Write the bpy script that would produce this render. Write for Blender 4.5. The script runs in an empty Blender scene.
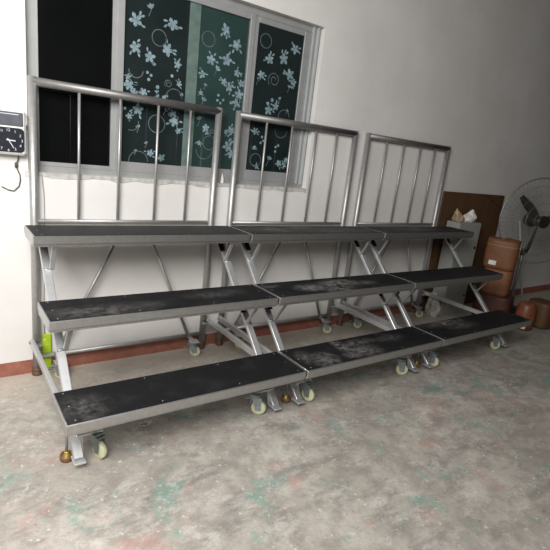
import bpy, bmesh, math, random
from mathutils import Vector, Matrix
random.seed(7)
scene = bpy.context.scene
C = scene.collection
PI = math.pi

# ------------------------------------------------------------------ materials
def nt(name):
    m = bpy.data.materials.new(name); m.use_nodes = True
    t = m.node_tree; b = t.nodes['Principled BSDF']
    return m, t, b
def N(t, kind, **kw):
    n = t.nodes.new(kind)
    for k, v in kw.items(): setattr(n, k, v)
    return n
def pos_node(t): return N(t, 'ShaderNodeNewGeometry').outputs['Position']
def noise(t, vec, scale, detail=4, rough=.55, stretch=None):
    if stretch:
        mp = N(t, 'ShaderNodeMapping'); mp.inputs['Scale'].default_value = stretch[0:3]
        if len(stretch) > 3: mp.inputs['Rotation'].default_value = (0, 0, stretch[3])
        t.links.new(vec, mp.inputs['Vector']); vec = mp.outputs['Vector']
    n = N(t, 'ShaderNodeTexNoise'); n.inputs['Scale'].default_value = scale
    n.inputs['Detail'].default_value = detail; n.inputs['Roughness'].default_value = rough
    t.links.new(vec, n.inputs['Vector']); return n.outputs['Fac']
def ramp(t, fac, stops):
    r = N(t, 'ShaderNodeValToRGB')
    while len(r.color_ramp.elements) < len(stops): r.color_ramp.elements.new(.5)
    for e, (p, c) in zip(r.color_ramp.elements, stops):
        e.position = p; e.color = (c, c, c, 1) if isinstance(c, (int, float)) else (*c, 1)
    t.links.new(fac, r.inputs['Fac']); return r.outputs['Color']
def mix(t, fac, a, b):
    m = N(t, 'ShaderNodeMix', data_type='RGBA')
    for s, v in ((0, fac), (6, a), (7, b)):
        if hasattr(v, 'links'): t.links.new(v, m.inputs[s])
        elif s == 0: m.inputs[0].default_value = v
        else: m.inputs[s].default_value = (*v, 1)
    return m.outputs[2]
def math_(t, op, a, b=None, clamp=False):
    m = N(t, 'ShaderNodeMath', operation=op, use_clamp=clamp)
    for i, v in enumerate((a, b)):
        if v is None: continue
        if hasattr(v, 'links'): t.links.new(v, m.inputs[i])
        else: m.inputs[i].default_value = v
    return m.outputs[0]
def bump(t, b, h, strength=.2, dist=.01):
    n = N(t, 'ShaderNodeBump'); n.inputs['Strength'].default_value = strength; n.inputs['Distance'].default_value = dist
    t.links.new(h, n.inputs['Height']); t.links.new(n.outputs[0], b.inputs['Normal'])
def simple(name, col, rough=.5, metal=0., var=.12, scale=25., bumpy=0., spec=None):
    m, t, b = nt(name)
    tc = N(t, 'ShaderNodeTexCoord').outputs['Object']
    f = noise(t, tc, scale)
    lo = tuple(c * (1 - var) for c in col); hi = tuple(min(1, c * (1 + var)) for c in col)
    t.links.new(ramp(t, f, [(.3, lo), (.7, hi)]), b.inputs['Base Color'])
    b.inputs['Roughness'].default_value = rough; b.inputs['Metallic'].default_value = metal
    if spec is not None: b.inputs['Specular IOR Level'].default_value = spec
    if bumpy: bump(t, b, f, bumpy)
    return m
M = {}
M['alu'] = simple('brushed aluminium', (.50, .495, .49), .36, .9, .08, 40)
M['tube'] = simple('galvanised tube', (.46, .455, .45), .48, .7, .08, 30)
M['tube_shaded'] = simple('shade-darkened tube', (.27, .26, .255), .5, .75, .08, 30)  # darker copy of the tube metal, shade painted in for the top rails
M['strut'] = simple('bright aluminium strut', (.60, .605, .61), .38, .65, .06, 30)
M['steel'] = simple('zinc plated steel', (.30, .35, .35), .38, .6, .2, 60)
M['brass'] = simple('brass foot', (.50, .36, .10), .35, .6, .2, 60)
M['brown_brass'] = simple('tarnished brass cup', (.20, .11, .05), .45, .3, .25, 60)
M['brown_rubber'] = simple('brown rubber foot', (.13, .07, .045), .55, .1, .25, 60)
M['wheel'] = simple('cream caster tyre', (.62, .62, .40), .5, 0, .12, 40)
M['black_plastic'] = simple('black plastic', (.012, .012, .013), .4, 0, .3)
M['screw'] = simple('screw head', (.42, .42, .40), .4, .5)
M['frame'] = simple('window aluminium', (.33, .335, .335), .5, .25, .06, 12)
M['frame_bright'] = simple('pale window track', (.50, .53, .53), .45, .2, .06, 12)
M['white_plastic'] = simple('off white plastic', (.72, .73, .70), .4)
M['grey_display'] = simple('grey display panel', (.10, .105, .12), .3)
M['navy_dial'] = simple('dark dial', (.018, .018, .028), .3)
M['pale_print'] = simple('pale print', (.6, .62, .66), .5)
M['lime'] = simple('lime green plastic', (.36, .52, .02), .4, 0, .08)
M['cable'] = simple('dark cable', (.05, .045, .04), .5)
M['grey_cable'] = simple('grey cable', (.35, .34, .33), .6)
M['cabinet'] = simple('pale grey enamel', (.30, .31, .29), .5, 0, .05, 8)
M['paper'] = simple('white paper', (.8, .78, .74), .7, 0, .08, 30, .3)
M['film'] = simple('tan plastic film', (.42, .30, .20), .35, 0, .35, 14)
M['sack'] = simple('dirty white sack', (.48, .45, .41), .65, 0, .35, 14, .5)
M['kraft'] = simple('brown cardboard', (.21, .085, .036), .55, 0, .18, 9)
M['kraft_red'] = simple('red brown cardboard', (.07, .022, .014), .6, 0, .2, 9)
M['kraft_orange'] = simple('orange brown wrapping', (.19, .06, .025), .4, 0, .25, 14)
M['tape'] = simple('packing tape', (.30, .20, .12), .3, 0, .1)
M['fan_steel'] = simple('fan wire steel', (.30, .29, .27), .4, .5)
M['fan_dark'] = simple('dark fan blade', (.02, .018, .016), .4)
M['white_pipe'] = simple('white pipe', (.6, .59, .57), .5)
M['flower'] = None
M['plaster_patch'] = simple('rough plaster', (.50, .49, .46), .85, 0, .25, 22, .5)

# board: brown plywood with streaks
m, t, b = nt('brown plywood'); tc = N(t, 'ShaderNodeTexCoord').outputs['Object']
f = noise(t, tc, 5, 6, .6, (1, 1, .25))
t.links.new(ramp(t, f, [(.3, (.075, .036, .014)), (.7, (.12, .060, .024))]), b.inputs['Base Color']); b.inputs['Roughness'].default_value = .6
M['board'] = m
# wall: white limewash with faint stains
m, t, b = nt('white limewash wall'); p = pos_node(t)
f = noise(t, p, 1.6, 5, .6); g = noise(t, p, 9, 6, .65)
c0 = ramp(t, f, [(.3, (.66, .635, .61)), (.7, (.75, .735, .715))])
c1 = mix(t, math_(t, 'MULTIPLY', ramp(t, g, [(.60, 0.), (.78, 1.)]), .22), c0, (.50, .47, .44))
t.links.new(c1, b.inputs['Base Color']); b.inputs['Roughness'].default_value = .85; bump(t, b, g, .12, .01)
M['wall'] = m
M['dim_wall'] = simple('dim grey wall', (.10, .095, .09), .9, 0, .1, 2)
# painted skirting
m, t, b = nt('red brown skirting paint'); p = pos_node(t); g = noise(t, p, 14, 6, .65)
t.links.new(ramp(t, g, [(.3, (.24, .085, .06)), (.62, (.33, .13, .09)), (.8, (.40, .22, .17))]), b.inputs['Base Color']); b.inputs['Roughness'].default_value = .7
M['skirting'] = m
# floor: stained concrete with paint marks
m, t, b = nt('stained concrete'); p = pos_node(t)
a1 = noise(t, p, 1.3, 6, .65); a2 = noise(t, p, 7, 9, .72); a3 = noise(t, p, 60, 6, .75)
c = ramp(t, a1, [(.3, (.30, .275, .24)), (.55, (.42, .39, .345)), (.75, (.51, .48, .43))])
c = mix(t, ramp(t, a2, [(.43, 0.), (.60, .7)]), c, (.235, .21, .185))
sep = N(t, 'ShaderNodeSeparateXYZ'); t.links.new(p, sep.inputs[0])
near_wall_fill = math_(t, 'MULTIPLY', math_(t, 'SUBTRACT', sep.outputs['Y'], .72, True), 1.9, True)
out = math_(t, 'SUBTRACT', 1., near_wall_fill, True)
def layer(c, n, lo, hi, amt, col):
    return mix(t, math_(t, 'MULTIPLY', ramp(t, n, [(lo, 0.), (hi, amt)]), out), c, col)
c = mix(t, math_(t, 'MULTIPLY', near_wall_fill, .8), c, (.52, .455, .38))  # floor painted paler towards the wall to offset the decks' shadow
c = layer(c, noise(t, p, 2.1, 8, .72, (1, 2.8, 1, .6)), .52, .62, .62, (.17, .16, .15))
c = layer(c, noise(t, p, 2.6, 7, .7, (1.3, 1, 1, .2)), .56, .64, .60, (.15, .31, .25))
c = layer(c, noise(t, p, 2.3, 7, .7, (1, 1.4, 1, 1.1)), .56, .66, .5, (.42, .22, .19))
c = mix(t, ramp(t, noise(t, p, 5.5, 9, .8, (1, 1.5, 1, .3)), [(.53, 0.), (.62, .5)]), c, (.58, .56, .52))
c = mix(t, ramp(t, a3, [(.54, 0.), (.66, .5)]), c, (.18, .165, .15))
c = mix(t, ramp(t, noise(t, p, 30, 6, .7), [(.61, 0.), (.66, .75)]), c, (.74, .71, .66))
c = layer(c, noise(t, p, 18, 7, .75), .60, .66, .6, (.12, .115, .11))
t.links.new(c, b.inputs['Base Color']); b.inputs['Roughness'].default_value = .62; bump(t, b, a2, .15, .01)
M['floor'] = m
# black anti-slip deck with patches of white dust (real dust, at places on the decks)
def tread_material():
    m, t, b = nt('black anti-slip board'); p = pos_node(t)
    g = noise(t, p, 26, 7, .7); g2 = noise(t, p, 6, 5, .65)
    spots = [  # x, y, z, rx, ry, amount
        (1.60, .09, .35, .12, .11, 1.), (1.50, .15, .35, .08, .12, .45), (1.86, .19, .35, .06, .16, .9), (1.98, .10, .35, .16, .10, .8), (2.02, .22, .35, .20, .06, .55),
        (1.85, .07, .35, .10, .06, .6), (2.35, .20, .35, .16, .06, .35), (3.12, .26, .35, .30, .08, .8), (3.25, .16, .35, .22, .07, .5), (.10, .12, .35, .14, .14, .3),
        (1.76, .50, .70, .16, .09, .9), (2.06, .54, .70, .22, .10, 1.), (1.96, .42, .70, .16, .07, .8), (1.45, .60, .70, .10, .04, .5),
        (2.3, .50, .70, .14, .06, .5), (.30, .46, .70, .35, .10, .35), (1.0, .55, .70, .22, .08, .3), (.12, .45, .70, .12, .08, .35),
        (1.65, .92, 1.04, .25, .10, .4), (2.3, .90, 1.04, .5, .12, .4), (3.4, .95, 1.04, .35, .10, .4), (2.0, 1.0, 1.04, .2, .07, .4)]
    acc = None
    for x, y, z, rx, ry, am in spots:
        mp = N(t, 'ShaderNodeMapping'); mp.vector_type = 'TEXTURE'
        mp.inputs['Location'].default_value = (x, y, z); mp.inputs['Scale'].default_value = (rx, ry, .1)
        t.links.new(p, mp.inputs['Vector'])
        ln = N(t, 'ShaderNodeVectorMath', operation='LENGTH'); t.links.new(mp.outputs[0], ln.inputs[0])
        v = math_(t, 'MULTIPLY', math_(t, 'SUBTRACT', 1.15, ln.outputs['Value'], True), am * 1.3)
        acc = v if acc is None else math_(t, 'MAXIMUM', acc, v)
    patchy = ramp(t, g, [(.38, 0.), (.62, 1.)])
    dust = math_(t, 'MULTIPLY', acc, math_(t, 'MULTIPLY', patchy, ramp(t, g2, [(.3, .35), (.6, 1.)])), True)
    base = ramp(t, noise(t, p, 120, 3, .6), [(.3, (.004, .004, .005)), (.7, (.009, .009, .0105))])
    c = mix(t, math_(t, 'MULTIPLY', dust, .60), base, (.44, .42, .40))
    c = mix(t, math_(t, 'MULTIPLY', ramp(t, g2, [(.5, 0.), (.8, 1.)]), .05), c, (.3, .3, .3))
    t.links.new(c, b.inputs['Base Color']); b.inputs['Roughness'].default_value = .60
    b.inputs['Specular IOR Level'].default_value = .3
    bump(t, b, noise(t, p, 260, 2), .12, .002)
    return m
M['tread'] = tread_material()
# glass
def glass(name, col, rough=.06):
    m, t, b = nt(name); tc = N(t, 'ShaderNodeTexCoord').outputs['Object']
    f = noise(t, tc, 2.2, 4)
    t.links.new(ramp(t, f, [(.3, tuple(x * .8 for x in col)), (.75, tuple(x * 1.3 for x in col))]), b.inputs['Base Color'])
    b.inputs['Roughness'].default_value = rough; b.inputs['Specular IOR Level'].default_value = .3
    return m
M['glass_black'] = glass('dark clear glass', (.004, .0045, .0045))
M['glass_dark'] = glass('dark green glass', (.014, .021, .021))
M['glass_green'] = glass('green tinted glass', (.026, .050, .046))
m, t, b = nt('pale blue frosted decal'); tc = N(t, 'ShaderNodeTexCoord').outputs['Object']
t.links.new(ramp(t, noise(t, tc, 30, 5, .7), [(.35, (.10, .16, .18)), (.7, (.30, .40, .45))]), b.inputs['Base Color']); b.inputs['Roughness'].default_value = .6
M['flower'] = m
m, t, b = nt('faint frosted decal line'); tc = N(t, 'ShaderNodeTexCoord').outputs['Object']
t.links.new(ramp(t, noise(t, tc, 30, 5, .7), [(.35, (.06, .08, .08)), (.7, (.15, .19, .19))]), b.inputs['Base Color']); b.inputs['Roughness'].default_value = .6
M['flower_line'] = m
M['band'] = simple('green sash stile behind glass', (.115, .165, .15), .4, 0, .2, 18)

# ------------------------------------------------------------------ mesh helpers
class MB:
    def __init__(s): s.bm = bmesh.new(); s.mi = 0
    def _mark(s, faces, smooth=False):
        for f in faces: f.material_index = s.mi; f.smooth = smooth
    def box(s, lo, hi, bev=0.):
        x0, y0, z0 = lo; x1, y1, z1 = hi
        return s.obox(Vector(((x0 + x1) / 2, (y0 + y1) / 2, (z0 + z1) / 2)), (x1 - x0, y1 - y0, z1 - z0), Matrix.Identity(3), bev)
    def obox(s, c, size, rot, bev=0., seg=1):
        vs = []
        for i in (-1, 1):
            for j in (-1, 1):
                for k in (-1, 1): vs.append(s.bm.verts.new(Vector(c) + rot @ Vector((i * size[0] / 2, j * size[1] / 2, k * size[2] / 2))))
        q = [(0, 1, 3, 2), (4, 6, 7, 5), (0, 4, 5, 1), (2, 3, 7, 6), (0, 2, 6, 4), (1, 5, 7, 3)]
        fs = [s.bm.faces.new([vs[i] for i in a]) for a in q]
        s._mark(fs)
        if bev:
            es = list({e for f in fs for e in f.edges})
            r = bmesh.ops.bevel(s.bm, geom=es, offset=bev, segments=seg, affect='EDGES', profile=.5)
            s._mark(r['faces'], seg > 1)
        return s
    def bar(s, p0, p1, w, h, up=(0, 0, 1), bev=.003):
        p0, p1 = Vector(p0), Vector(p1); d = p1 - p0; L = d.length; d.normalize()
        side = d.cross(Vector(up)); side.normalize(); u = side.cross(d)
        rot = Matrix((d, side, u)).transposed()
        return s.obox((p0 + p1) / 2, (L, w, h), rot, bev)
    def tube(s, pts, r, n=14, caps=True):
        pts = [Vector(p) for p in pts]; rings = []
        prev = None
        for i, p in enumerate(pts):
            d = (pts[min(i + 1, len(pts) - 1)] - pts[max(i - 1, 0)]).normalized()
            if prev is None:
                a = d.orthogonal().normalized()
            else:
                a = (prev - d * prev.dot(d)).normalized()
            prev = a; b = d.cross(a); rr = r[i] if isinstance(r, (list, tuple)) else r
            rings.append([s.bm.verts.new(p + (a * math.cos(2 * PI * k / n) + b * math.sin(2 * PI * k / n)) * rr) for k in range(n)])
        fs = []
        for A, B in zip(rings, rings[1:]):
            for k in range(n): fs.append(s.bm.faces.new((A[k], A[(k + 1) % n], B[(k + 1) % n], B[k])))
        s._mark(fs, True)
        if caps:
            s._mark([s.bm.faces.new(rings[0][::-1]), s.bm.faces.new(rings[-1])])
        return s
    def lathe(s, c, prof, axis=(0, 0, 1), n=20):
        c = Vector(c); ax = Vector(axis).normalized(); a = ax.orthogonal().normalized(); b = ax.cross(a); rings = []
        for r, z in prof:
            rings.append([s.bm.verts.new(c + ax * z + (a * math.cos(2 * PI * k / n) + b * math.sin(2 * PI * k / n)) * max(r, 1e-4)) for k in range(n)])
        fs = []
        for A, B in zip(rings, rings[1:]):
            for k in range(n): fs.append(s.bm.faces.new((A[k], A[(k + 1) % n], B[(k + 1) % n], B[k])))
        s._mark(fs, True)
        s._mark([s.bm.faces.new(rings[0][::-1]), s.bm.faces.new(rings[-1])])
        return s
    def ring(s, c, R, r, axis, n=48, k=6, a0=0, a1=2 * PI, basis=None):
        ax = Vector(axis).normalized()
        a = basis or ax.orthogonal().normalized(); b = ax.cross(a)
        full = abs(a1 - a0 - 2 * PI) < 1e-6
        pts = [Vector(c) + (a * math.cos(a0 + (a1 - a0) * i / n) + b * math.sin(a0 + (a1 - a0) * i / n)) * R for i in range(n + 1)]
        return s.tube(pts, r, k, not full)
    def poly(s, pts, smooth=False):
        f = s.bm.faces.new([s.bm.verts.new(Vector(p)) for p in pts]); s._mark([f], smooth); return s
    def build(s, name, mats, parent=None, fix=True):
        if fix: bmesh.ops.recalc_face_normals(s.bm, faces=s.bm.faces[:])
        me = bpy.data.meshes.new(name); s.bm.to_mesh(me); s.bm.free()
        for m_ in (mats if isinstance(mats, (list, tuple)) else [mats]): me.materials.append(m_)
        o = bpy.data.objects.new(name, me); C.objects.link(o)
        if parent:
            o.parent = parent
            if parent.type == 'EMPTY' and parent.parent is None:
                o.matrix_parent_inverse = Matrix.Translation(-parent.location)
            elif parent.parent and parent.parent.type == 'EMPTY':
                o.matrix_parent_inverse = Matrix.Identity(4)
        return o
def tag(o, label=None, cat=None, group=None, kind=None):
    for k, v in (('label', label), ('category', cat), ('group', group), ('kind', kind)):
        if v: o[k] = v
    return o
def empty(name, loc):
    o = bpy.data.objects.new(name, None); C.objects.link(o); o.location = loc; o.empty_display_size = .1
    return o

# ------------------------------------------------------------------ the setting
WY = 1.265                                   # face of the back wall
OX0, OX1, OZ0, OZ1 = .055, 2.212, 1.338, 2.62   # window opening
XL, XR, ZC = -4.0, 7.6, 4.2
w = MB()
w.box((XL, WY, 0), (OX0, WY + .2, ZC)); w.box((OX1, WY, 0), (XR, WY + .2, ZC))
w.box((OX0, WY, 0), (OX1, WY + .2, OZ0)); w.box((OX0, WY, OZ1), (OX1, WY + .2, ZC))
tag(w.build('wall_back', M['wall']), kind='structure')
tag(MB().box((XR, -4.5, 0), (XR + .2, WY + .2, ZC)).build('wall_right', M['dim_wall']), kind='structure')
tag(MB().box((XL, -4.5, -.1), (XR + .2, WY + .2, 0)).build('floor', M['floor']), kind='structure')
tag(MB().box((-.4, -4.5, ZC), (XR + .2, WY + .2, ZC + .1)).build('ceiling', M['dim_wall']), kind='structure')
tag(MB().box((1.2, -4.7, 0), (XR + .2, -4.5, ZC)).build('wall_front_unseen', M['dim_wall']), kind='structure')  # unseen wall added behind the camera to keep front-right reflections dark
tag(MB().box((XL, WY - .003, 0), (XR, WY + .01, .097)).build('baseboard_back', M['skirting']), kind='structure')

# window
FY = 1.315
win = empty('window_1', (1.13, FY, OZ0)); tag(win, kind='structure')
f = MB()
f.box((OX0 - .01, FY, OZ0), (OX0 + .05, FY + .06, OZ1)); f.box((OX0, FY - .004, OZ0 - .002), (OX1, FY + .06, OZ0 + .035))
f.box((OX0, FY, OZ1 - .05), (OX1, FY + .06, OZ1 + .01))
f.box((2.135, FY - .002, OZ0 + .01), (OX1 + .01, FY + .06, OZ1))
f.build('window_frame', M['frame'], win)
tr = MB(); tr.box((2.128, FY - .012, OZ0 + .035), (2.142, FY, OZ1)); tr.box((2.172, FY - .022, OZ0 + .03), (2.184, FY, OZ1))
tr.build('window_track', M['frame_bright'], win)
def decal(mb, x, z, r, kind):
    y = 1.3265
    def disc(cx, cz, rr, n=8, ph=0):
        mb.poly([(cx + rr * math.cos(ph + 2 * PI * i / n), y, cz + rr * math.sin(ph + 2 * PI * i / n)) for i in range(n)])
    def petal(cx, cz, a, l, wd):
        ca, sa = math.cos(a), math.sin(a)
        P = [(0, 0), (l * .35, wd * .8), (l * .7, wd), (l, 0), (l * .7, -wd), (l * .35, -wd * .8)]
        mb.poly([(cx + u * ca - v * sa, y, cz + u * sa + v * ca) for u, v in P])
    def line(pts, wd):
        for (a, b2), (c2, d2) in zip(pts, pts[1:]):
            dx, dz = c2 - a, d2 - b2; L = math.hypot(dx, dz) or 1; nx, nz = -dz / L * wd / 2, dx / L * wd / 2
            mb.poly([(a + nx, y, b2 + nz), (c2 + nx, y, d2 + nz), (c2 - nx, y, d2 - nz), (a - nx, y, b2 - nz)])
    mb.mi = 0
    if kind == 'f':
        ph = random.random() * 6; n = 5
        for i in range(n): petal(x, z, ph + 2 * PI * i / n, r * random.uniform(.85, 1.15), r * .30)
        for i in range(3):
            a = random.random() * 6.28; petal(x + r * .8 * math.cos(a), z + r * .8 * math.sin(a), a + random.uniform(-.6, .6), r * .8, r * .17)
    elif kind == 'd': disc(x, z, r)
    elif kind == 'l':
        a = random.uniform(.8, 2.2)
        for s_ in (-.7, 0, .7): petal(x, z, a + s_, r * 1.2, r * .26)
        mb.mi = 1; line([(x, z), (x - r * .6, z - r * 1.6)], .005)
    else:
        mb.mi = 1
        if kind == 'c': pts = [(x + r * math.cos(a), z + r * math.sin(a)) for a in [i * 2 * PI / 24 for i in range(25)]]
        elif kind == 's': pts = [(x + r * (.25 + .75 * i / 34) * math.cos(i * .3), z + r * (.25 + .75 * i / 34) * math.sin(i * .3)) for i in range(35)]
        elif kind == 'a': pts = [(x + r * math.cos(a), z + r * math.sin(a)) for a in [i * PI * 1.15 / 16 for i in range(17)]]
        elif kind == 'a2': pts = [(x + r * math.cos(a), z + r * math.sin(a)) for a in [-1.9 + i * 2.2 / 14 for i in range(15)]]
        else: pts = [(x + r * math.cos(a), z + r * math.sin(a)) for a in [PI + i * PI / 14 for i in range(15)]]
        line(pts, .0055)
DEC = [(2, 0.664, 1.935, 0.04, 'f'), (2, 0.699, 1.891, 0.028, 'f'), (2, 0.764, 1.905, 0.032, 'f'), (2, 0.732, 1.789, 0.041, 'f'), (2, 0.674, 1.739, 0.023, 'f'), (2, 0.66, 1.985, 0.022, 'f'), (2, 0.863, 1.953, 0.013, 'd'), (2, 0.861, 1.914, 0.019, 'l'), (2, 0.87, 1.883, 0.023, 'l'), (2, 0.913, 1.89, 0.022, 'f'), (2, 0.788, 2.033, 0.01, 'd'), (2, 0.814, 2.019, 0.01, 'd'), (2, 0.799, 1.99, 0.011, 'd'), (2, 0.645, 1.785, 0.01, 'd'), (2, 0.963, 2.041, 0.011, 'd'), (2, 0.94, 1.985, 0.029, 's'), (2, 0.986, 1.901, 0.059, 'a'), (2, 1.017, 1.998, 0.023, 'f'), (2, 0.869, 1.712, 0.059, 'c'), (2, 0.995, 1.748, 0.043, 'f'), (2, 0.983, 1.794, 0.033, 'f'), (2, 1.03, 1.684, 0.027, 'f'), (2, 0.925, 1.806, 0.019, 'l'), (2, 0.69, 1.7, 0.051, 'a2'), (2, 0.742, 1.67, 0.02, 'l'), (2, 0.83, 1.512, 0.03, 'f'), (2, 0.913, 1.485, 0.031, 'f'), (2, 0.802, 1.57, 0.017, 'l'), (2, 0.748, 1.45, 0.067, 'a'), (2, 0.728, 1.513, 0.014, 'l'), (2, 0.711, 2.034, 0.048, 'u'), (2, 1.04, 1.931, 0.013, 'd'),
 (3, 1.369, 2.071, 0.03, 'f'), (3, 1.414, 2.044, 0.037, 'f'), (3, 1.505, 2.003, 0.04, 'f'), (3, 1.49, 1.942, 0.039, 'f'), (3, 1.515, 2.083, 0.028, 'f'), (3, 1.331, 1.972, 0.011, 'd'), (3, 1.326, 1.936, 0.01, 'd'), (3, 1.351, 1.92, 0.01, 'd'), (3, 1.374, 1.946, 0.01, 'd'), (3, 1.21, 1.914, 0.027, 'l'), (3, 1.186, 1.967, 0.019, 'f'), (3, 1.218, 2.018, 0.017, 'l'), (3, 1.19, 2.092, 0.03, 'f'), (3, 1.472, 2.151, 0.031, 'f'), (3, 1.463, 1.734, 0.036, 'f'), (3, 1.246, 1.73, 0.032, 'f'), (3, 1.444, 1.615, 0.044, 'f'), (3, 1.48, 1.563, 0.037, 'f'), (3, 1.283, 1.626, 0.05, 'c'), (3, 1.201, 1.618, 0.021, 'f'), (3, 1.42, 1.721, 0.022, 'f'), (3, 1.196, 1.78, 0.028, 'l'), (3, 1.246, 1.571, 0.065, 'u'), (3, 1.303, 1.693, 0.036, 's'),
 (4, 1.685, 2.175, 0.035, 'f'), (4, 1.663, 2.133, 0.022, 'l'), (4, 1.81, 2.16, 0.058, 's'), (4, 1.954, 2.226, 0.044, 'f'), (4, 2.0, 2.175, 0.034, 'f'), (4, 1.964, 2.126, 0.022, 'l'), (4, 1.786, 1.932, 0.041, 'f'), (4, 1.852, 1.968, 0.034, 'f'), (4, 1.811, 2.011, 0.015, 'd'), (4, 1.888, 2.027, 0.018, 'l'), (4, 1.942, 1.899, 0.054, 'a'), (4, 1.965, 1.945, 0.017, 'l'), (4, 1.709, 1.536, 0.051, 'c'), (4, 1.69, 1.632, 0.02, 'f'), (4, 1.751, 1.72, 0.011, 'd'), (4, 1.765, 1.691, 0.01, 'd'), (4, 1.743, 1.673, 0.011, 'd'), (4, 1.68, 1.759, 0.03, 'f'), (4, 1.895, 1.656, 0.011, 'd'), (4, 1.917, 1.67, 0.012, 'd'), (4, 1.894, 1.62, 0.011, 'd'), (4, 1.837, 1.547, 0.031, 'l'), (4, 1.943, 1.527, 0.034, 'f'), (4, 1.995, 1.515, 0.03, 'f'), (4, 2.015, 1.562, 0.025, 'f'), (4, 1.93, 1.795, 0.062, 'u'), (4, 1.725, 1.485, 0.024, 'f'),
 (2, .80, 2.13, .04, 'f'), (2, .92, 2.20, .045, 'f'), (2, .70, 2.17, .04, 'f'), (2, 1.0, 2.12, .03, 'f'), (2, .86, 2.26, .05, 'c'), (3, 1.25, 2.2, .04, 'f'), (3, 1.38, 2.22, .045, 'f'), (3, 1.30, 2.14, .03, 'l'), (4, 1.75, 2.30, .04, 'f'), (4, 1.88, 2.33, .045, 'f'), (4, 1.98, 2.42, .04, 'f'), (4, 1.70, 2.42, .05, 'c'), (3, 1.45, 2.34, .045, 'f'), (3, 1.22, 2.33, .05, 'c'), (3, 1.35, 2.42, .04, 'f'), (2, .70, 2.33, .045, 'f'), (2, .95, 2.36, .045, 'f'), (2, .8, 2.42, .03, 'l')]
SASH = [(.075, .127, .552, .590, 1.400, 1, 'glass_black'), (.580, .625, 1.068, 1.11, 1.440, 2, 'glass_dark'), (1.11, 1.148, 1.545, 1.585, 1.445, 3, 'glass_green'), (1.582, 1.622, 2.058, 2.13, 1.455, 4, 'glass_dark')]
for i, (a, g0, g1, b2, gz, k, gm) in enumerate(SASH):
    y0 = FY + (-.006 if k in (2, 3) else .002)
    s_ = MB(); z0 = OZ0 + .035
    if k == 3: s_.box((g1, y0, z0), (b2, y0 + .03, OZ1 - .05), .002); s_.mi = 1; s_.box((a - .042, y0 + .013, gz), (g0, y0 + .025, OZ1 - .05)); s_.mi = 0
    else:
        s_.box((a, y0, z0), (g0, y0 + .03, OZ1 - .05), .002)
        if k != 2: s_.box((g1, y0, z0), (b2, y0 + .03, OZ1 - .05), .002)
    x0 = g0 - (.08 if k == 3 else 0); x1 = g1 + (.0 if k != 2 else 0)
    s_.box((x0, y0, z0), (x1, y0 + .03, gz), .002); s_.box((x0, y0, OZ1 - .09), (x1, y0 + .03, OZ1 - .05), .002)
    sash = s_.build('window_sash', [M['frame'], M['band']], win)
    MB().box((g0, 1.328, gz), (g1, 1.333, OZ1 - .09)).build('glass_pane', M[gm], sash)
    if k > 1:
        d = MB()
        for q in DEC:
            if q[0] == k: decal(d, *q[1:])
        d.build('flower_decal', [M['flower'], M['flower_line']], sash, fix=False)
# rough cement ledge below the window frame
lg = MB(); n = 44; prof = []
for i in range(n + 1):
    x = OX0 - .02 + (OX1 - OX0 + .03) * i / n; prof.append((x, OZ0 - .028 + random.uniform(-.010, .008)))
for (xa, za), (xb, zb) in zip(prof, prof[1:]):
    zt = OZ0
    lg.poly([(xa, WY - .004, za), (xb, WY - .004, zb), (xb, WY - .006, zt), (xa, WY - .006, zt)])
    lg.poly([(xa, WY - .006, zt), (xb, WY - .006, zt), (xb, FY, zt + .002), (xa, FY, zt + .002)])
    lg.poly([(xa, WY, za - .002), (xb, WY, zb - .002), (xb, WY - .004, zb), (xa, WY - .004, za)])
tag(lg.build('trim_1', M['plaster_patch']), kind='structure')

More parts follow.
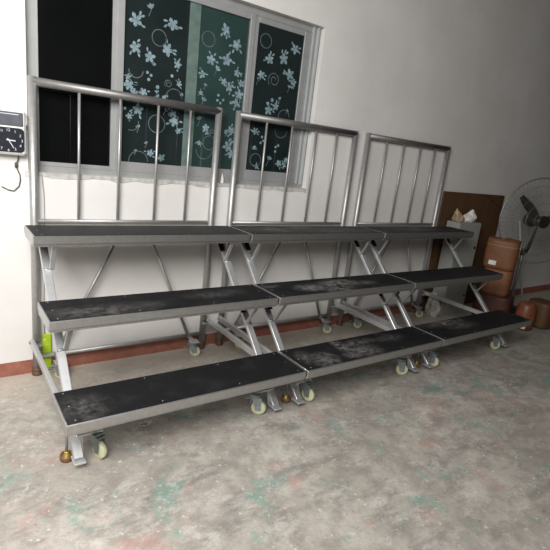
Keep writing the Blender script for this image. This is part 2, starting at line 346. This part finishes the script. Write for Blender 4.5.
# ------------------------------------------------------------------ the riser sections
L, GAP = 1.3725, .0136
D, H, T, YF = .3176, (.3459, .7018, 1.041), .062, (0., .3668, .772)
YP, IX, ZR = 1.230, .077, 1.853
def make_riser():
    root = empty('stage_riser', (L / 2, .6, 0))
    for h, y0 in zip(H, YF):
        y1 = y0 + D; f = MB()
        for ya, yb, sgn in ((y0, y0 + .03, 1), (y1 - .03, y1, -1)):
            f.box((0, ya, h - T + .016), (L, yb, h), .003)
            f.box((.002, ya + (.011 if sgn > 0 else 0), h - T), (L - .002, yb - (.011 if sgn < 0 else 0), h - T + .0165), .002)
        for xa in (0, L - .03):
            f.box((xa, y0 + .0295, h - T), (xa + .03, y1 - .0295, h), .003)
        for xa in (L * .25, L * .5, L * .75):
            f.box((xa - .015, y0 + .03, h - T + .006), (xa + .015, y1 - .03, h - .02))
        deck = f.build('deck_frame', M['alu'], root)
        e = .0075; p = MB()
        p.box((e, y0 + e, h - .014), (L - e, y1 - e, h + .0025), .001)
        p.mi = 1
        for xa in (.045, .46, L - .46, L - .045):
            for ya in (y0 + .03, y1 - .03) + (((y0 + y1) / 2,) if xa in (.045, L - .045) else ()):
                p.lathe((xa, ya, h + .0022), [(.0042, 0), (.0034, .0012)], n=8)
        p.build('tread_panel', [M['tread'], M['screw']], deck)
    for x in (IX, L - IX):
        p = MB().tube([(x, YP, .03), (x, YP, ZR + .027)], .0245, 18).build('rail_post', M['tube'], root)
        MB().lathe((x, YP, 0), [(.029, 0), (.033, .004), (.033, .022), (.028, .026), (.028, .03), (.031, .034), (.031, .05), (.025, .054)]).build('foot_collar', M['brown_rubber'], p)
        for zz in (1.0,):
            MB().box((x - .02, 1.0896, zz - .015), (x + .02, YP - .015, zz + .015), .002).build('deck_bracket', M['alu'], root)
    MB().tube([(IX, YP, ZR), (L - IX, YP, ZR)], .0255, 18).build('top_rail', M['tube_shaded'], root)
    MB().tube([(IX, YP, 1.043), (L - IX, YP, 1.043)], .012, 12).build('lower_rail', M['tube'], root)
    for x in (.335, .585, .84, 1.075):
        MB().tube([(x, YP, 1.05), (x, YP, ZR)], .009, 12).build('baluster', M['tube'], root)
    MB().tube([(IX, YP, .128), (L - IX, YP, .128)], .0155, 12).build('rear_crossbar', M['tube'], root)
    MB().box((.04, 1.066, .982), (L - .04, 1.0855, .9845)).tube([(IX + .02, 1.16, .955), (L - IX - .02, 1.16, .955)], .014, 10).build('rear_brace_rail', M['tube'], root)
    for xa, xb in ((.575, .19), (.795, 1.165)):
        b_ = MB().tube([(xa, 1.165, .955), (xb, 1.215, .128)], .0115, 12).build('rear_brace', M['tube'], root)
        MB().lathe((xb, 1.19, .135), [(.009, 0), (.009, .04)], (0, 1, 0), 8).build('bolt', M['steel'], b_)
    for s_ in (0, 1):
        X = (lambda v: v) if s_ == 0 else (lambda v: L - v)
        xm = X(.088)
        st = MB().bar((xm, 1.05, .955), (xm, .150, .052), .026, .046, (1, 0, 0)).build('main_strut', M['strut'], root)
        # note: up=(1,0,0) makes the wide face lie in the side plane
        for yb, zb in ((.905, .815), (.55, .463)):
            MB().lathe((xm - .02, yb, zb), [(.011, 0), (.011, .04)], (1, 0, 0), 10).build('pivot_bolt', M['steel'], st)
        xe = xm + (.018 if s_ == 0 else -.018)
        for (ya, za), (yb, zb) in (((1.04, .965), (.955, .880)), ((.66, .590), (.60, .530))):  # short black strips along the strut, below the two upper decks
            MB().bar((xe, ya, za), (xe, yb, zb), .008, .040, (1, 0, 0)).build('black_strip', M['black_plastic'], st)['side'] = s_
        xs = X(.112)
        for (ya, za), (yb, zb) in (((.905, .815), (.815, .982)), ((.55, .463), (.425, .642))):
            MB().bar((xs, ya, za), (xs, yb, zb), .012, .028, (1, 0, 0)).build('support_strut', M['strut'], root)
        xa = X(.046)
        arm = MB().bar((xa, 1.205, .252), (xa, .17, .252), .024, .042, (0, 0, 1)).build('base_arm', M['strut'], root)
        MB().lathe((xa - .02, 1.19, .252), [(.011, 0), (.011, .04)], (1, 0, 0), 10).build('pivot_bolt', M['steel'], arm)
        MB().box((min(xa, X(.10)), 1.16, .225), (max(xa, X(.10)), 1.2, .24), .002).build('arm_bracket', M['alu'], root)
        # hangers that carry the low deck on the arm
        MB().box((xa - .015, .24, .262), (xa + .015, .30, .290)).build('deck_bracket', M['alu'], root)
        # front foot plate and bracket that carries the caster
        xc = X(.198)
        MB().bar((xm, .205, .150), (xc + (.02 if s_ == 0 else -.02), .205, .150), .03, .012, (0, 0, 1), .002).build('caster_bracket', M['strut'], root)
        fp_ = MB().bar((xm + (.02 if s_ == 0 else -.02), .19, .052), (xm + (.02 if s_ == 0 else -.02), .235, .240), .006, .026, (1, 0, 0), .001).build('strut_stay', M['strut'], root)
        MB().box((xm - .026, .118, .036), (xm + .030, .195, .048), .002).build('foot_plate', M['strut'], root)
        MB().box((xc - .035, 1.09, .110), (xc + .035, 1.16, .118), .001).box((xc - .015, 1.12, .110), (xc + .02, 1.225, .118), .002).build('caster_bracket', M['strut'], root)
        # brass levelling foot
        xf = X(.052)
        ft = MB().lathe((xf, .240, .012), [(.007, 0), (.007, .225)], n=10).build('levelling_screw', M['steel'], root)
        lf = MB().lathe((xf, .240, 0), [(.026, 0), (.032, .004), (.034, .026), (.031, .034), (.027, .034), (.024, .018), (.012, .016), (.012, .030), (.009, .034)])
        lf.mi = 1; lf.lathe((xf, .240, .019), [(.022, 0), (.022, .006), (.012, .012), (.012, .026), (.009, .03)])
        lf.build('levelling_foot', [M['brown_brass'], M['brass']], ft)
        for yc, yaw, zt in ((.19, .35 if s_ == 0 else .85, .144), (1.105, .9, .110)):
            R = Matrix.Rotation(yaw, 3, 'Z')
            def at(v, xc=xc, yc=yc, R=R): return Vector((xc, yc, 0)) + R @ Vector(v)
            ca = MB()
            ca.obox(at((.0, .02, zt - .005)), (.07, .06, .008), R, .001)
            ca.lathe(at((0, .02, zt - .026)), [(.022, 0), (.024, .008), (.02, .02)])
            for sx in (-1, 1):
                for y_ in (0, 1):
                    P = [at((sx * (.021 + .002 * y_), v, z_)) for v, z_ in ((-.022, .034), (.012, .034), (.042, zt - .022), (-.022, zt - .022))]
                    ca.poly(P)
                    if y_:
                        for i_ in range(4): ca.poly([Q[i_], Q[(i_ + 1) % 4], P[(i_ + 1) % 4], P[i_]])
                    Q = P
            ca.obox(at((0, .010, zt - .0215)), (.046, .064, .004), R)
            if zt > .12: ca.obox(at((0, .045, zt - .045)), (.040, .006, .044), R, .001)
            ca.bar(at((0, .045, zt - .03)), at((0, .085, zt - .045)), .03, .004, (0, 0, 1), .001)
            fork = ca.build('caster_fork', M['steel'], root)
            wr = .047 if zt > .12 else .042
            wh = MB().lathe(at((-.015, -.005, wr)), [(wr * .55, -.001), (wr * .86, 0), (wr, .006), (wr, .024), (wr * .86, .030), (wr * .55, .031)], R @ Vector((1, 0, 0)), 24)
            wh.build('caster_wheel', M['wheel'], fork)
            wh = MB().lathe(at((-.018, -.005, wr)), [(.012, 0), (.012, .036)], R @ Vector((1, 0, 0)), 10).build('wheel_axle', M['steel'], fork)
    return root
def copy_tree(o, dx, parent=None):
    c = o.copy(); C.objects.link(c)
    if parent:
        c.parent = parent; c.matrix_parent_inverse = o.matrix_parent_inverse.copy()
    else: c.location.x += dx
    for ch in list(o.children): copy_tree(ch, dx, c)
    return c
riser = make_riser()
labels = ['left section of the three-tier black-decked stage riser, nearest the dial clock',
          'middle section of the three-tier black-decked stage riser, dust smeared on its decks',
          'right section of the three-tier black-decked stage riser, nearest the cartons and fan']
for i in range(3):
    o = riser if i == 0 else copy_tree(riser, i * (L + GAP))
    if i == 0: first = o
    o['label'] = labels[i]; o['category'] = 'stage riser'; o['group'] = 'three mobile choir riser sections in a row'

for q in list(first.children_recursive):          # the outer strut at the clock end has no black strips
    if q.name.startswith('black_strip') and q.get('side') == 0: bpy.data.objects.remove(q)
for q in bpy.data.objects:
    if 'side' in q: del q['side']
# ------------------------------------------------------------------ things on the left
ck = empty('wall_clock', (-.085, WY, 1.42)); tag(ck, 'white wall time clock with dark dial and grey display, left of window', 'clock')
cx0, cx1, cz0, cz1, cy = -.185, .038, 1.432, 1.684, 1.197
MB().box((cx0, cy, cz0), (cx1, WY - .0005, cz1), .012).obox((cx1 + .004, 1.235, 1.625), (.012, .03, .05), Matrix.Identity(3), .004).build('clock_body', M['white_plastic'], ck)
dp = MB().obox(((cx0 + cx1) / 2 - .004, cy - .001, 1.631), (cx1 - cx0 - .024, .006, .076), Matrix.Identity(3), .004)
dp.build('display_panel', M['grey_display'], ck)
MB().box((-.16, cy - .0055, 1.655), (.0, cy - .0035, 1.659)).build('display_strip', M['pale_print'], ck)
dial = MB(); dx0, dx1, dz0, dz1 = -.168, .026, 1.447, 1.583; rr = .022; pts = []
for cxx, czz, a in ((dx1 - rr, dz1 - rr, 0), (dx0 + rr, dz1 - rr, PI / 2), (dx0 + rr, dz0 + rr, PI), (dx1 - rr, dz0 + rr, 1.5 * PI)):
    for k in range(5): pts.append((cxx + rr * math.cos(a + k * PI / 8), cy - .003, czz + rr * math.sin(a + k * PI / 8)))
dial.poly(pts); dial.poly([(x, cy + .002, z) for x, _, z in pts][::-1])
for k in range(len(pts)):
    a, b2 = pts[k], pts[(k + 1) % len(pts)]; dial.poly([a, b2, (b2[0], cy + .002, b2[2]), (a[0], cy + .002, a[2])])
dialo = dial.build('clock_dial', M['navy_dial'], ck)
ccx, ccz = -.055, 1.513
def text(s, loc, size, mat, parent, name):
    cu = bpy.data.curves.new(name, 'FONT'); cu.body = s; cu.size = size; cu.align_x = 'CENTER'; cu.align_y = 'CENTER'; cu.extrude = .0006
    o = bpy.data.objects.new('tmp', cu); C.objects.link(o)
    me = bpy.data.meshes.new_from_object(o.evaluated_get(bpy.context.evaluated_depsgraph_get())); C.objects.unlink(o); bpy.data.objects.remove(o)
    me.transform(Matrix.Translation(loc) @ Matrix.Rotation(PI / 2, 4, 'X'))
    me.materials.clear(); me.materials.append(mat)
    return me
bmn = bmesh.new()
for k in range(1, 13):
    a = PI / 2 - k * PI / 6
    me = text(str(k), Vector((ccx + .070 * math.cos(a), cy - .0036, ccz + .056 * math.sin(a))), .021, M['pale_print'], None, 'n')
    bmn.from_mesh(me)
me = bpy.data.meshes.new('dial_numerals'); bmn.to_mesh(me); bmn.free(); me.materials.append(M['pale_print'])
o = bpy.data.objects.new('dial_numerals', me); C.objects.link(o); o.parent = dialo
MB().bar((ccx - .01, cy - .007, ccz + .002), (ccx + .036, cy - .007, ccz - .002), .006, .002, (0, 1, 0), 0).build('hour_hand', M['pale_print'], dialo)
MB().bar((ccx - .004, cy - .006, ccz + .01), (ccx + .026, cy - .006, ccz - .042), .004, .002, (0, 1, 0), 0).build('minute_hand', M['pale_print'], dialo)
cord = MB().tube([(.0, 1.24, 1.43), (-.001, 1.25, 1.405), (-.012, 1.258, 1.371), (-.003, 1.26, 1.34), (.008, 1.26, 1.314), (.009, 1.26, 1.28), (.001, 1.26, 1.246), (-.026, 1.26, 1.217), (-.055, 1.26, 1.222), (-.09, 1.26, 1.24)], .0034, 8).build('power_cord', M['cable'], ck)
MB().lathe((-.011, 1.2555, 1.355), [(.005, 0), (.009, .004), (.009, .028), (.005, .032)], n=10).build('cord_bead', M['cable'], cord)

MB_ = MB().tube([(.126, 1.2615, 1.345), (.130, 1.2615, 1.28), (.138, 1.2615, 1.2), (.139, 1.2615, 1.04), (.134, 1.2615, .7), (.128, 1.2615, .42), (.132, 1.2615, .265)], .0032, 8)
ps = empty('plastic_case', (.142, 1.25, .02)); tag(ps, 'lime green oblong plastic case hanging by its thin cord behind the left post', 'case')
MB_.build('cord', M['grey_cable'], ps)
MB().box((.112, 1.2475, .012), (.172, 1.2615, .272), .006).build('case_shell', M['lime'], ps)
MB().lathe((.128, 1.2477, .235), [(.007, 0), (.005, .0012)], (0, -1, 0), 10).build('button', M['white_plastic'], ps)
pc = MB(); zz = OZ0 + .002
for i in range(5):
    a = i * 2 * PI / 5; b2 = a + 2 * PI / 5; r0 = .014
    P = lambda q, r_, z: (1.40 + r_ * math.cos(q), 1.29 + r_ * math.sin(q) * .8, z)
    pc.poly([P(a, r0, zz), P(b2, r0, zz), P(b2 + .3, r0 * .8, zz + .035), P(a + .3, r0 * .8, zz + .03)])
    pc.poly([P(a + .3, r0 * .8, zz + .03), P(b2 + .3, r0 * .8, zz + .035), (1.396, 1.29, zz + .078)])
tag(pc.build('paper_scrap', M['paper']), 'small white twisted paper scrap standing on the window ledge', 'paper scrap')
fl = MB()
for i in range(7):
    a = i * .9
    fl.poly([(.50 + .03 * math.cos(a), .37 + .02 * math.sin(a), .001), (.52 + .045 * math.cos(a + .5), .372 + .024 * math.sin(a + .5), .012 + .004 * (i % 3)), (.505 + .03 * math.cos(a + 1.1), .365 + .02 * math.sin(a + 1.1), .002)])
tag(fl.build('paint_flake', M['paper']), 'crumbled white flake lying on floor under the left low deck', 'debris')

# ------------------------------------------------------------------ the corner on the right
def jitter_box(mb, c, size, rz, bev, bulge=0.):
    R = Matrix.Rotation(rz, 3, 'Z'); bm = bmesh.new()
    bmesh.ops.create_grid(bm, x_segments=1, y_segments=1, size=.5); bm.free()
    mb.obox(c, size, R, bev, 3)
bd = empty('plywood_board', (4.7, WY, 0)); tag(bd, 'large brown plywood board leaning on back wall behind the grey cabinet', 'board')
MB().box((4.17, WY - .026, 0), (5.42, WY - .006, 1.408), .002).build('panel', M['board'], bd)
MB().bar((4.98, WY - .028, 1.405), (5.42, WY - .028, 1.24), .012, .004, (0, 1, 0), 0).build('diagonal_strip', M['kraft_red'], bd)  # dark diagonal strip across the board's upper right

cb = empty('metal_cabinet', (4.5, 1.13, 0)); tag(cb, 'slim pale grey metal cabinet standing behind right end of the riser', 'cabinet')
MB().box((4.285, 1.055, .0), (4.715, 1.215, 1.09), .004).build('cabinet_body', M['cabinet'], cb)
dr = MB().box((4.292, 1.046, .04), (4.708, 1.056, 1.08), .003).build('door', M['cabinet'], cb)
MB().lathe((4.665, 1.046, .80), [(.016, 0), (.016, .008), (.008, .012)], (0, -1, 0), 14).build('door_lock', M['black_plastic'], dr)
MB().lathe((4.665, 1.046, .22), [(.012, 0), (.012, .006), (.006, .01)], (0, -1, 0), 14).build('door_lock', M['black_plastic'], dr)

def crumple(name, mat, c, size, label, cat, seed, amp=.3, peaks=()):
    rnd = random.Random(seed); bm = bmesh.new()
    bmesh.ops.create_icosphere(bm, subdivisions=3, radius=1)
    fr = [(Vector((rnd.uniform(-1, 1), rnd.uniform(-1, 1), rnd.uniform(-.6, 1))).normalized(), rnd.uniform(.62, .95)) for _ in range(16)]
    for v in bm.verts:                                  # cut by random planes: folded facets
        p = v.co.copy()
        for u, d in fr:
            k = p.dot(u)
            if k > d: p -= u * (k - d) * 1.0
        for (ux, uz, h) in peaks: p.z += h * max(0, 1 - math.hypot(p.x - ux, p.y * .7) * 2.2) * (1 if p.z > 0 else 0)
        p += Vector((rnd.uniform(-1, 1), rnd.uniform(-1, 1), rnd.uniform(-1, 1))) * amp * .16
        v.co = Vector((p.x * size[0], p.y * size[1], max(p.z, -.7) * size[2] + .7 * size[2])) + Vector(c)
    zm = min(v.co.z for v in bm.verts); bmesh.ops.translate(bm, verts=bm.verts[:], vec=(0, 0, c[2] - zm))
    me = bpy.data.meshes.new(name); bm.to_mesh(me); bm.free(); me.materials.append(mat)
    o = bpy.data.objects.new(name, me); C.objects.link(o); tag(o, label, cat)
    return o
crumple('paper_bundle', M['paper'], (4.575, 1.12, 1.0905), (.12, .065, .06), 'crumpled white paper bundle lying on top of grey cabinet', 'paper bundle', 3, .5, ((.1, 0, .9), (.75, 0, .5)))
crumple('plastic_wrap', M['film'], (4.345, 1.13, 1.0905), (.085, .06, .055), 'crumpled tan plastic wrap on cabinet, left of the white paper bundle', 'plastic wrap', 11, .8, ((-.5, 0, 1.6), (.3, 0, .5)))
crumple('plastic_sack', M['sack'], (4.19, 1.10, 0), (.075, .10, .17), 'dirty off-white sack slumped on floor beside the grey cabinet', 'sack', 5, .4)

def carton(name, c, size, rz, mat, label, tape=True, patch=False, flaps=False):
    x, y, z = c; root = empty(name, (x, y, z)); tag(root, label, 'carton')
    R = Matrix.Rotation(rz, 3, 'Z'); at = lambda v: Vector((x, y, z)) + R @ Vector(v)
    sx, sy, sz = size
    b_ = MB(); n = 40; rings = []
    for k in range(9):                           # rounded-square body bulging a little at mid height
        tt = k / 8; g = 1 + .035 * math.sin(PI * tt); ring = []
        for i in range(n):
            a = 2 * PI * i / n; ca, sa = math.cos(a), math.sin(a); e = .60
            ring.append(b_.bm.verts.new(at((sx / 2 * g * math.copysign(abs(ca) ** e, ca), sy / 2 * g * math.copysign(abs(sa) ** e, sa), sz * tt))))
        rings.append(ring)
    fs = []
    for A, B in zip(rings, rings[1:]):
        for i in range(n): fs.append(b_.bm.faces.new((A[i], A[(i + 1) % n], B[(i + 1) % n], B[i])))
    b_._mark(fs, True); b_._mark([b_.bm.faces.new(rings[0][::-1]), b_.bm.faces.new(rings[-1])])
    b_.build('carton_body', mat, root)
    if tape:
        tb = MB()
        for zz_ in (sz * .78,):
            g = 1.032; P = []
            for i in range(n + 1):
                a = 2 * PI * i / n; ca, sa = math.cos(a), math.sin(a); e = .60
                P.append((sx / 2 * g * math.copysign(abs(ca) ** e, ca), sy / 2 * g * math.copysign(abs(sa) ** e, sa)))
            for (a, b2), (c2, d2) in zip(P, P[1:]): tb.poly([at((a, b2, zz_)), at((c2, d2, zz_)), at((c2, d2, zz_ + .012)), at((a, b2, zz_ + .012))])
        tb.poly([at((-sx / 2, -.03, sz + .002)), at((sx / 2, -.03, sz + .002)), at((sx / 2, .03, sz + .002)), at((-sx / 2, .03, sz + .002))])
        tb.build('packing_tape', M['tape'], root)
    if flaps:
        MB().obox(at((-.02, -sy * .26, sz + .006)), (sx * .92, sy * .44, .004), R @ Matrix.Rotation(.06, 3, 'X'), 0).build('lid_flap', mat, root)
    if patch:
        MB().obox(at((-sx / 2 * 1.02, sy * .17, sz * .2)), (.012, .08, .05), R, 0).build('shipping_label', M['paper'], root)
    return root
carton('carton', (4.91, .80, 0), (.30, .40, .30), .22, M['kraft_red'], 'dark red-brown carton on floor, bottom of the stack beside grey cabinet', False)
carton('carton', (4.89, .81, .302), (.25, .31, .30), .30, M['kraft'], 'brown carton in the middle of the stack beside grey cabinet', False)
carton('carton', (4.90, .835, .604), (.25, .34, .34), .36, M['kraft'], 'brown taped carton on top of the stack beside grey cabinet', True, True, True)
rl = empty('wrapped_roll', (4.93, .42, 0)); tag(rl, 'small orange-brown wrapped roll standing on floor in front of carton stack', 'roll')
MB().lathe((4.93, .42, 0), [(.085, 0), (.10, .012), (.102, .15), (.096, .26), (.08, .30), (.05, .315), (.02, .31)], n=22).build('roll_body', M['kraft_orange'], rl)
MB().obox((4.835, .395, .045), (.03, .10, .05), Matrix.Rotation(.2, 3, 'Z'), .008).build('white_tag', M['paper'], rl)
carton('carton', (5.25, .40, 0), (.24, .26, .30), -.1, M['board'], 'low dark carton on floor behind the wrapped roll', False)
tag(MB().tube([(6.30, 1.13, .012), (5.93, 1.238, 1.10)], .014, 10).build('white_pipe', M['white_pipe']), 'thin white pipe leaning on back wall behind the fan', 'pipe')

# pedestal fan
FX, FYy, FZ = 5.43, .75, 1.17
fan = empty('pedestal_fan', (5.52, .90, 0)); tag(fan, 'large grey pedestal fan with dark blades at the right edge', 'fan')
ax = Vector((-.50, -.865, .04)).normalized()
hc = Vector((FX, FYy, FZ)); R0 = .505
sideV = ax.cross(Vector((0, 0, 1))).normalized(); upV = sideV.cross(ax)
def fp(a, r, d=0): return hc + ax * d + (sideV * math.cos(a) + upV * math.sin(a)) * r
cg = MB()
cg.ring(hc, R0, .009, ax, 64, 8)
for r, d in ((.12, .075), (.22, .068), (.32, .05), (.41, .026)): cg.ring(hc + ax * d, r, .0018, ax, 48, 5)
for r, d in ((.12, -.09), (.30, -.07), (.41, -.035)): cg.ring(hc + ax * d, r, .0018, ax, 48, 5)
for k in range(56):
    a = 2 * PI * k / 56
    cg.tube([fp(a, R0), fp(a, .41, .027), fp(a, .32, .051), fp(a, .2, .070), fp(a, .07, .078)], .0014, 4, False)
    cg.tube([fp(a, R0), fp(a, .41, -.034), fp(a, .30, -.069), fp(a, .1, -.091)], .0014, 4, False)
cg.build('cage', M['fan_steel'], fan)
MB().lathe(hc + ax * .072, [(.075, 0), (.075, .006), (.06, .012)], ax, 20).build('cage_badge', M['fan_dark'], fan)
for a0 in (.74, .74 + 2 * PI / 3, .74 - 2 * PI / 3):
    bl = MB(); grid = []
    for i in range(9):
        r = .06 + .34 * i / 8; wd = .045 + .06 * math.sin(PI * min(1, (i + 1.2) / 9.5)); row = []
        for j in range(5):
            s_ = (j / 4 - .5) * wd; tw = .75 - .35 * i / 8
            a = a0 + s_ * math.cos(tw) / r
            row.append(bl.bm.verts.new(fp(a, r, .0 + s_ * math.sin(tw))))
        grid.append(row)
    for i in range(8):
        for j in range(4): bl._mark([bl.bm.faces.new((grid[i][j], grid[i][j + 1], grid[i + 1][j + 1], grid[i + 1][j]))], True)
    bl.build('blade', M['fan_dark'], fan)
MB().lathe(hc - ax * .03, [(.06, 0), (.065, .03), (.05, .06), (.02, .07)], ax, 18).build('blade_hub', M['fan_dark'], fan)
MB().lathe(hc - ax * .24, [(.04, 0), (.075, .02), (.08, .12), (.06, .16), (.03, .21)], ax, 18).build('motor', M['fan_dark'], fan)
px, py = hc.x - ax.x * .17, hc.y - ax.y * .17 
MB().tube([(px, py, .04), (px, py, FZ - .06)], .019, 14).build('pole', M['fan_steel'], fan)
MB().lathe((px, py, .72), [(.026, 0), (.026, .08), (.02, .085)]).build('height_collar', M['fan_dark'], fan)
MB().lathe((px, py, 0), [(.22, 0), (.225, .012), (.19, .03), (.05, .045), (.03, .09)], n=32).build('base', M['fan_dark'], fan)

# ------------------------------------------------------------------ light
def area(name, loc, aim, sx, sy, power, col):
    l = bpy.data.lights.new(name, 'AREA'); l.shape = 'RECTANGLE'; l.size = sx; l.size_y = sy; l.energy = power; l.color = col
    o = bpy.data.objects.new(name, l); C.objects.link(o); o.location = loc
    o.rotation_euler = (Vector(aim) - Vector(loc)).to_track_quat('-Z', 'Y').to_euler(); return o
area('doorway_daylight', (-1.5, -1.8, 3.05), (-.7, .9, .3), 2.2, 1.8, 268, (1, .985, .96))
area('front_fill', (-.3, -3.6, 3.4), (1.2, -.6, 0), 2.4, 2.0, 36, (1, .98, .95))  # soft fill added behind the camera to brighten the deck fronts
wd = bpy.data.worlds.new('World'); scene.world = wd; wd.use_nodes = True
bg = wd.node_tree.nodes['Background']; bg.inputs[0].default_value = (.95, .97, 1, 1); bg.inputs[1].default_value = .09

# ------------------------------------------------------------------ camera
cam = bpy.data.cameras.new('Camera'); cam.sensor_width = 36; cam.lens = 36 * 469.28 / 550; cam.clip_start = .05
co = bpy.data.objects.new('Camera', cam); C.objects.link(co); scene.camera = co
yaw, pitch, roll = .6416, -.2549, .1152
fw = Vector((math.sin(yaw) * math.cos(pitch), math.cos(yaw) * math.cos(pitch), math.sin(pitch)))
rt = Vector((math.cos(yaw), -math.sin(yaw), 0)); up = rt.cross(fw)
c_, s_ = math.cos(roll), math.sin(roll)
r2 = c_ * rt + s_ * up; u2 = -s_ * rt + c_ * up
mw = Matrix((r2, u2, -fw)).transposed().to_4x4(); mw.translation = Vector((-.4128, -1.956, 1.6168))
co.matrix_world = mw
scene.view_settings.view_transform = 'Standard'
scene.view_settings.look = 'None'
scene.view_settings.exposure = 0
